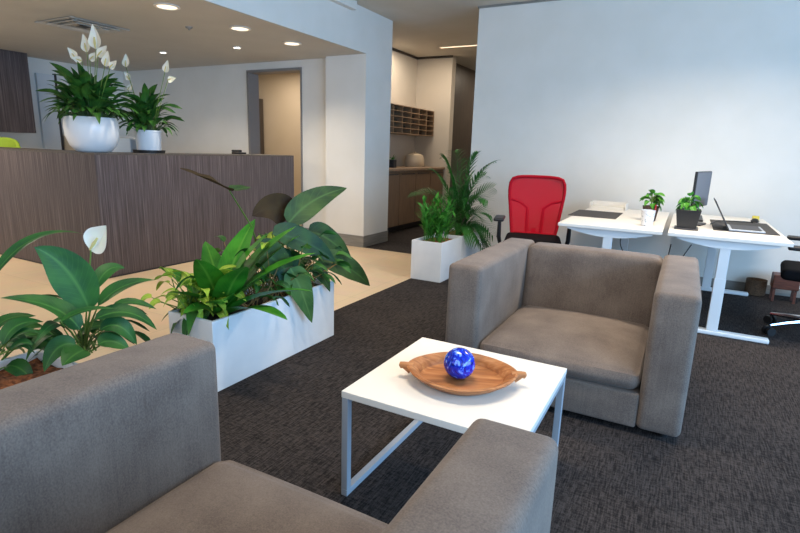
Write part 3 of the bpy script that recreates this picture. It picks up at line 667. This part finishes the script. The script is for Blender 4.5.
for (q, z, hd) in rings:
    for j in range(n):
        th = 2*PI*j/n; c_, s_ = math.cos(th), math.sin(th)
        rad = 1/((abs(c_)/1.0)**1.75+(abs(s_)/.84)**1.75)**(1/1.75)
        x, y = .205*rad*q*c_, .215*rad*q*s_
        vs.append((x, y, z+.004*abs(c_)**6*hd))
fs = [(i*n+j, i*n+(j+1) % n, (i+1)*n+(j+1) % n, (i+1)*n+j) for i in range(len(rings)-1) for j in range(n)] + [tuple(reversed(range(n))), tuple(range((len(rings)-1)*n, len(rings)*n))]
MB().add(vs, fs).build('bowl', m_dish, t)
for s_ in (-1, 1):
    MB().tube([(s_*.188, 0, .034), (s_*.205, 0, .041), (s_*.218, 0, .045), (s_*.229, 0, .044), (s_*.234, 0, .043)], [.022, .017, .0125, .0125, .004], 12).build('handle', m_dish, t)
def ballmat():
    m = newmat('swirled_blue_glass', (20, 50, 190), .1, 0, .5)
    v = coords(m, (1, 1, 1)); n = N(m, 'ShaderNodeTexNoise'); n.inputs['Scale'].default_value = 24; n.inputs['Detail'].default_value = 1.2; n.inputs['Distortion'].default_value = 2.6; L(m, v, n.inputs['Vector'])
    r = N(m, 'ShaderNodeValToRGB'); e = r.color_ramp.elements; e[0].position = .36; e[0].color = S((12, 24, 120)); e[1].position = .66; e[1].color = S((110, 155, 240))
    for p_, c_ in ((.47, (20, 50, 200)), (.53, (16, 34, 160)), (.6, (26, 76, 220))): x = e.new(p_); x.color = S(c_)
    L(m, n.outputs['Fac'], r.inputs['Fac']); L(m, r.outputs['Color'], bsdf(m).inputs['Base Color']); bsdf(m).inputs['Coat Weight'].default_value = .2; return m
R_ = .058; prof = [(max(.0005, R_*math.sin(PI*k/28)), -R_*math.cos(PI*k/28)) for k in range(29)]
bc = PY(460, 361, 1.78)
o = MB().lathe(prof, (0, 0, 0), 48).build('glass_ball', ballmat()); o.location = (-.646, 1.69, .413+.0115+R_)
tag(o, 'swirled cobalt blue glass ball sitting in the wooden dish', 'ornament')

# ------------------------------------------------------------------ sit-stand desks
def desk(x0, label):
    y0, y1, zt_ = 4.21, 5.86, .725; w = .745
    t = thing('sit_stand_desk', (x0+w/2, (y0+y1)/2, 0), label, 'desk'); hl = (y1-y0)/2
    MB().box(-w/2, w/2, -hl, hl, zt_-.025, zt_).build('desk_top', m_white, t, bevel=.002)
    for s_ in (-1, 1):
        yy = s_*(hl-.08)
        lg = MB(); lg.box(-.033, .033, yy-.022, yy+.022, .37, .66).build('leg', m_whitemetal, t, bevel=.003)
        MB().box(-.036, .036, yy-.025, yy+.025, .032, .42).build('leg_sleeve', m_whitemetal, t, bevel=.003)
        MB().box(-.35, .35, yy-.035, yy+.035, 0, .031).build('foot', m_whitemetal, t, bevel=.008)
        # curved bracket under the top
        n = 14; vs = []
        for i in range(n+1):
            x = -.31+.62*i/n; d = .018+.045*math.cos(PI*(i/n-.5))
            for (yq, zq) in ((-.03, zt_-.026), (.03, zt_-.026), (.03, zt_-.026-d), (-.03, zt_-.026-d)): vs.append((x, yy+yq, zq))
        fs = [(i*4+j, i*4+(j+1) % 4, (i+1)*4+(j+1) % 4, (i+1)*4+j) for i in range(n) for j in range(4)] + [(3, 2, 1, 0), (n*4, n*4+1, n*4+2, n*4+3)]
        MB().add(vs, fs).build('bracket', m_whitemetal, t)
    MB().box(-.2, -.16, -hl+.13, hl-.13, .64, .69).box(.16, .2, -hl+.13, hl-.13, .64, .69).build('crossbeam', m_whitemetal, t, bevel=.003)
    MB().box(-.1, .1, -.5, .45, .6, .625).build('cable_tray', m_whitemetal, t, bevel=.003)
    return t
desk(-.85, 'white sit-stand desk beside the red chair, left of the two')
desk(-.068, 'white sit-stand desk with the monitor and laptop, right of the two')
DZ = .7255
def cable(pts, label):
    cp = [Vector(p) for p in pts]; out = []
    for i in range(25):
        t_ = i/24; q = list(cp)
        while len(q) > 1: q = [q[k].lerp(q[k+1], t_) for k in range(len(q)-1)]
        out.append(q[0])
    return tag(MB().tube(out, .004, 6).build('cable', m_black), label, 'cable')
cable([(-.04, 4.5, .60), (-.06, 4.5, .3), (-.12, 4.6, .3), (-.12, 4.6, .006), (-.1, 5.2, .006)], 'black cable hanging straight under the left edge of the monitor desk')
cable([(.1, 4.6, .598), (.0, 4.5, .4), (-.08, 4.7, .2), (-.1, 5.6, .05)], 'black cable slanting down under the monitor desk')
cable([(-.42, 4.75, .598), (-.45, 4.6, .48), (-.3, 4.6, .42), (-.28, 4.9, .3), (-.1, 5.9, .1)], 'black cable looping beneath the desk beside the red chair')

def flatquad(name, pts, z, h, mat, label, cat):
    ps = [PZ(x, y, z) for x, y in pts]; b = MB(); vs = [(p.x, p.y, z) for p in ps]+[(p.x, p.y, z+h) for p in ps]
    b.add(vs, [(3,2,1,0),(4,5,6,7),(0,1,5,4),(1,2,6,5),(2,3,7,6),(3,0,4,7)])
    return tag(b.build(name, mat, smooth=False), label, cat)
MATA = MB().box(-.2, .2, -.29, .29, 0, .004).build('desk_mat', m_mat); MATA.location = (-.69, 5.08, DZ); tag(MATA, 'dark grey rectangular mat on the desk beside the red chair', 'desk mat')
o = MB().box(-.21, .21, -.4, .4, 0, .004).build('desk_mat', m_mat); o.location = (.44, 5.0, DZ); tag(o, 'dark mat under the laptop on the monitor desk', 'desk mat')
# white tray leaning at the rear of the left desk
t = thing('document_tray', (-.66, 5.68, DZ), 'low white document tray at the rear of the left desk', 'tray')
MB().box(-.17, .17, -.12, .12, 0, .006).box(-.17, -.164, -.12, .12, .006, .07).box(.164, .17, -.12, .12, .006, .07).box(-.164, .164, .114, .12, .006, .07).build('tray', m_white, t)
MB().box(-.155, .155, -.11, .11, .0065, .03).build('papers', m_paper, t)
# white printed cup
cup = PZ(652.5-6, 226, DZ)
m_cup = newmat('printed_cup', (222, 224, 228), .4)
v = coords(m_cup, (1, 1, 1)); wv = N(m_cup, 'ShaderNodeTexNoise'); wv.inputs['Scale'].default_value = 60; L(m_cup, v, wv.inputs['Vector'])
rp = N(m_cup, 'ShaderNodeValToRGB'); rp.color_ramp.elements[0].position = .36; rp.color_ramp.elements[0].color = S((170, 175, 184)); rp.color_ramp.elements[1].position = .44; rp.color_ramp.elements[1].color = S((224, 226, 230))
L(m_cup, wv.outputs['Fac'], rp.inputs['Fac']); L(m_cup, rp.outputs['Color'], bsdf(m_cup).inputs['Base Color'])
cy = 4.5; cxp = cup.x*cy/cup.y
o = MB().lathe([(.001, 0), (.036, 0), (.041, .004), (.051, .125), (.049, .125), (.04, .01), (.001, .008)], n=32).build('white_cup', m_cup); o.location = (cxp, cy, DZ); tag(o, 'white printed cup on the left desk in front of the small plant', 'cup')
def smallplant(loc, s, square, label, seed, nl=30, tagc=None):
    rr = random.Random(seed); t = thing('small_potted_plant', loc, label, 'potted plant')
    if square:
        a, b_ = .062*s, .085*s; hh = .15*s
        vs = [(-a,-a,0),(a,-a,0),(a,a,0),(-a,a,0),(-b_,-b_,hh),(b_,-b_,hh),(b_,b_,hh),(-b_,b_,hh)]; k = .92
        vs += [(x*k, y*k, hh) for x, y, z in vs[4:8]]+[(x*k*.95, y*k*.95, hh*.85) for x, y, z in vs[4:8]]
        MB().add(vs, [(3,2,1,0),(0,1,5,4),(1,2,6,5),(2,3,7,6),(3,0,4,7),(4,5,9,8),(5,6,10,9),(6,7,11,10),(7,4,8,11),(8,9,13,12),(9,10,14,13),(10,11,15,14),(11,8,12,15),(12,13,14,15)]).build('pot', m_black, t, bevel=.004)
        MB().box(-a*1.3, a*1.3, -a*1.3, a*1.3, -.0001, .012).build('saucer', m_dark, t, bevel=.003)
    else:
        hh = .12*s; MB().lathe([(.001, 0), (.042*s, 0), (.045*s, .003), (.062*s, hh), (.058*s, hh), (.052*s, hh*.86), (.001, hh*.85)], n=28).build('pot', noisemat('dark_brown_pot', (54, 38, 34), (80, 58, 50), (30, 30, 2), ns=3), t)
        MB().box(.035*s, .043*s, -.07*s, -.067*s, hh*.6, hh*1.15).build('plant_tag', newmat('red_tag', (170, 40, 36), .5), t)
    MB().lathe([(.001, hh*.862), (.045*s, hh*.865), (.001, hh*.93)], n=16).build('soil', m_darksoil, t)
    lf = MB(); st = MB(); top = (rr.uniform(-.01, .01), rr.uniform(-.01, .01), hh+.07*s)
    st.tube([(0, 0, hh*.86), top], .006, 6)
    for i in range(nl):
        f = rr.random(); b0 = Vector((0, 0, hh*.86)).lerp(Vector(top), .35+.65*f)
        spray(lf, st, b0, rr.uniform(0, 6.28), rr.uniform(0, 1.4)*(.4+.6*f), .03*s, rr.uniform(.05, .085)*s, .045*s, .9, 'ovate', sr=.0015, curl=rr.uniform(-.3, .3), n=6)
    lf.build('leaves', m_small, t); st.build('stems', m_stem, t)
    return t
sp = PZ(650, 214, DZ)
smallplant((-.235, 4.9, DZ), 1.05, False, 'small leafy plant in a round dark brown pot behind the white cup', 5, 34)
smallplant((.045, 4.53, DZ), 1.0, True, 'small leafy plant in a square black pot on the monitor desk', 8, 34)
# monitor, screen side visible
t = thing('computer_monitor', (.12, 4.9, DZ), 'tall grey-faced computer monitor with black edge on the right desk', 'monitor', math.radians(-13))
MB().box(-.014, .006, -.245, .245, .145, .43).build('casing', m_black, t, bevel=.004)
MB().box(.0061, .008, -.236, .236, .155, .422).build('screen', newmat('screen_grey_reflection', (122, 122, 126), .8, 0, .1), t)  # wall reflection in the switched-off screen, painted as flat grey
MB().box(-.035, -.015, -.03, .03, .012, .3).build('stand', m_dark, t, bevel=.004)
MB().box(-.09, .05, -.1, .1, 0, .0118).build('stand_base', m_dark, t, bevel=.004)
# laptop
t = thing('laptop', (.44, 4.78, DZ+.0045), 'open thin silver laptop seen edge-on on the right desk', 'laptop', 0)
MB().box(-.11, .12, -.17, .17, .0, .014).build('base', m_greymetal, t, bevel=.004)
MB().box(-.09, .1, -.15, .15, .0145, .017).build('keyboard', m_dark, t)
MB().obox((-.17, 0, .115), (.008, .34, .235), Matrix.Rotation(-.5, 4, 'Y')).build('screen', m_dark, t, bevel=.002)
o = MB().box(-.07, .07, -.22, .22, 0, .018).build('keyboard', m_black, bevel=.004); o.location = (.10, 5.36, DZ); tag(o, 'black keyboard lying on the right desk beyond the monitor', 'keyboard')
o = MB().box(-.1, .1, -.14, .14, 0, .012).build('notepad', m_paper, bevel=.002); o.location = (.44, 5.58, DZ); tag(o, 'white notepad near the back of the right desk', 'notepad')
o = MB().lathe([(.001, 0), (.03, 0), (.034, .01), (.02, .03), (.001, .034)], n=20, sy=1.6).build('computer_mouse', m_black); o.location = (.6, 5.12, DZ+.004) if False else (.575, 5.5, DZ); tag(o, 'black computer mouse at the far right of the monitor desk', 'mouse')
o = MB().box(-.025, .025, -.03, .03, 0, .035).build('sticky_notes', newmat('yellow_paper', (212, 196, 90), .8)); o.location = (.60, 5.72, DZ); tag(o, 'small yellow sticky note block at the far corner of the right desk', 'note block')
cable([(.22, 4.95, DZ+.009), (.3, 5.5, DZ+.009), (.3, 4.95, DZ+.03), (.42, 5.45, DZ+.01), (.55, 5.34, DZ+.009)], 'black cable trailing across the right desk top')

# ------------------------------------------------------------------ red task chair
m_red = newmat('red_mesh_fabric', (160, 4, 28), .7, 0, .15)
def redmesh():
    m = newmat('red_mesh', (178, 3, 32), .75, 0, .1)
    t_ = N(m, 'ShaderNodeBsdfTransparent'); mx = N(m, 'ShaderNodeMixShader'); mx.inputs[0].default_value = .94
    out = m.node_tree.nodes['Material Output']; L(m, t_.outputs[0], mx.inputs[1]); L(m, bsdf(m).outputs[0], mx.inputs[2]); L(m, mx.outputs[0], out.inputs['Surface']); return m
m_redmesh = redmesh()
def task_chair(loc, rz, label, backmat, framemat, seatmat, with_back=True):
    t = thing('task_chair', loc, label, 'office chair', rz)     # faces local -y ; back at +y
    superbox(MB(), -.25, .25, -.25, .23, .43, .51, .038, bulge=(0, 0, .01)).build('seat', seatmat, t)
    # back: curved shell grid
    def P(u, v):                                  # u -1..1, v 0..1
        w = (.205+.05*min(1, v*1.4))*(1-.10*max(0, (v-.86)/.14)**2)
        z = .50+.53*v-.012*abs(u)**3*v
        y = .25+.05*math.sin(v*2.2)+.03*(1-u*u)*1.0-.0+.02*v
        return Vector((u*w, y, z))
    n, k = 14, 16; m = MB(); vs = [P(-1+2*i/n, j/k) for j in range(k+1) for i in range(n+1)]
    m.add(vs, [(j*(n+1)+i, j*(n+1)+i+1, (j+1)*(n+1)+i+1, (j+1)*(n+1)+i) for j in range(k) for i in range(n)])
    bk = m.build('backrest', backmat, t)
    ring = [P(-1, v/12) for v in range(13)]+[P(-1+2*i/12, 1.02) for i in range(1, 12)]+[P(1, 1-v/12) for v in range(13)]+[P(1-2*i/12, 0) for i in range(1, 12)]
    ring.append(ring[0]); MB().tube(ring, .014, 8, False).build('back_frame', framemat, bk)
    for s_ in (-1, 1):
        MB().tube([P(s_*.98, .62)+Vector((0, .005, 0)), P(s_*.6, .55)+Vector((0, .012, 0)), P(s_*.32, .45)+Vector((0, .014, 0)), P(s_*.32, .2)+Vector((0, .014, 0)), P(s_*.32, .02)+Vector((0, .014, 0))], [.012, .014, .016, .018, .018], 8).build('brace', framemat, bk)
    MB().tube([(0, .1, .42), (0, .3, .40), (0, .315, .55)], [.03, .028, .022], 10).build('back_support', m_black, t)
    for s_ in (-1, 1):
        a = MB().tube([(s_*.2, .02, .425), (s_*.29, -.03, .43), (s_*.305, -.06, .5), (s_*.305, -.08, .66)], [.018, .02, .02, .016], 8).build('armrest', m_black, t)
        superbox(MB(), s_*.305-.045, s_*.305+.045, -.24, .03, .66, .69, .012).build('arm_pad', m_black, a)
    MB().tube([(0, 0, .12), (0, 0, .3), (0, 0, .43)], [.032, .028, .026], 12).build('gas_lift', m_chrome, t)
    MB().lathe([(.001, .09), (.05, .09), (.05, .14), (.001, .14)], n=20).build('hub', m_chrome, t)
    for q in range(5):
        th = 2*PI*q/5+.3; d = Vector((math.cos(th), math.sin(th), 0))
        sp_ = MB().tube([d*.04+Vector((0, 0, .115)), d*.2+Vector((0, 0, .095)), d*.31+Vector((0, 0, .075))], [.025, .018, .013], 8).build('base_spoke', m_chrome, t)
        sd = Vector((-d.y, d.x, 0)); cs = MB()
        for s_ in (-1, 1): cs.tube([d*.31+sd*s_*.012+Vector((0, 0, .031)), d*.31+sd*s_*.034+Vector((0, 0, .031))], .031, 14)
        cs.build('caster', m_black, sp_)
    return t
task_chair((-1.165, 4.72, 0), math.radians(14), 'red mesh-back task chair standing left of the desks', m_redmesh, m_red, m_blackfab)
task_chair((.95, 4.66, 0), math.radians(-97), 'black task chair at the right edge of the frame', m_black, m_black, m_blackfab)

# stool and basket by the wall
t = thing('low_wooden_stool', (.915, 5.76, 0), 'low reddish-brown wooden stool by the wall behind the right desk', 'stool')
MB().box(-.1, .1, -.08, .08, .12, .25).build('seat', m_stool, t, bevel=.008)
for sx in (-1, 1):
    for sy in (-1, 1): MB().box(sx*.08-.01, sx*.08+.01, sy*.06-.01, sy*.06+.01, 0, .1195).build('leg', m_stool, t)
o = MB().lathe([(.001, 0), (.075, 0), (.085, .01), (.086, .15), (.082, .15), (.07, .02), (.001, .015)], n=28).build('waste_basket', m_wicker); o.location = (.715, 5.88, 0); tag(o, 'dark round wicker basket on the carpet beside the wooden stool', 'basket')

# ------------------------------------------------------------------ light
def area(name, loc, rot, sx, sy, e, col, spread=PI):
    l = bpy.data.lights.new(name, 'AREA'); l.shape = 'RECTANGLE'; l.size = sx; l.size_y = sy; l.energy = e; l.color = col; l.spread = spread
    o = bpy.data.objects.new(name, l); C.objects.link(o); o.location = loc; o.rotation_euler = rot; return o
area('window_daylight', (4.12, .45, 1.6), (0, PI/2, 0), 2.1, 6.9, 470, (.33, .62, 1))
area('window_daylight', (-.5, -3.12, 1.6), (PI/2, 0, 0), 8, 2.2, 78, (.92, .95, 1))
# office ceiling panels (out of the frame above)
def panel(x, y, e, sx=1.2, sy=.3):
    t = thing('recessed_ceiling_panel', (x, y, ZC), 'flat recessed office ceiling light panel above the frame', 'ceiling light', group='office ceiling panels')
    MB().box(-sx/2-.02, sx/2+.02, -sy/2-.02, sy/2+.02, -.008, -.0005).build('frame', m_white, t)
    MB().box(-sx/2, sx/2, -sy/2, sy/2, -.012, -.0085).build('diffuser', m_lamp, t)
    area('panel_light', (x, y, ZC-.03), (0, 0, 0), sx, sy, e, (1, .83, .64), 2.45)
panel(.3, 4.1, 58); panel(-1.0, 2.0, 31); panel(-1, -1.2, 22)
area('corridor_light', (-3.4, 8.0, ZC-.03), (0, 0, 0), 1, .1, 15, (1, .82, .62))
area('nook_light', (-4.05, 7.6, ZC-.03), (0, 0, 0), .3, .3, 10, (1, .82, .62))
area('rear_room_light', (-6.2, 6.8, 2.53), (0, 0, 0), .8, .8, 22, (1, .82, .62))
area('reception_light', (-6.5, 2.0, ZR-.03), (0, 0, 0), .8, .8, 62, (1, .85, .68))

area('corridor_rear_fill', (-3.1, 10.6, ZC-.03), (0, 0, 0), .6, .6, 26, (1, .84, .66))  # added fill without a fixture, brightens the dark corridor walls
w = bpy.data.worlds.new('world'); bpy.context.scene.world = w; w.use_nodes = True
bg = w.node_tree.nodes['Background']; bg.inputs['Color'].default_value = (.6, .8, 1, 1); bg.inputs['Strength'].default_value = .8
sc = bpy.context.scene
sc.view_settings.view_transform = 'Standard'; sc.view_settings.look = 'None'; sc.view_settings.gamma = 1; sc.view_settings.use_curve_mapping = False
sc.view_settings.exposure = 0.0
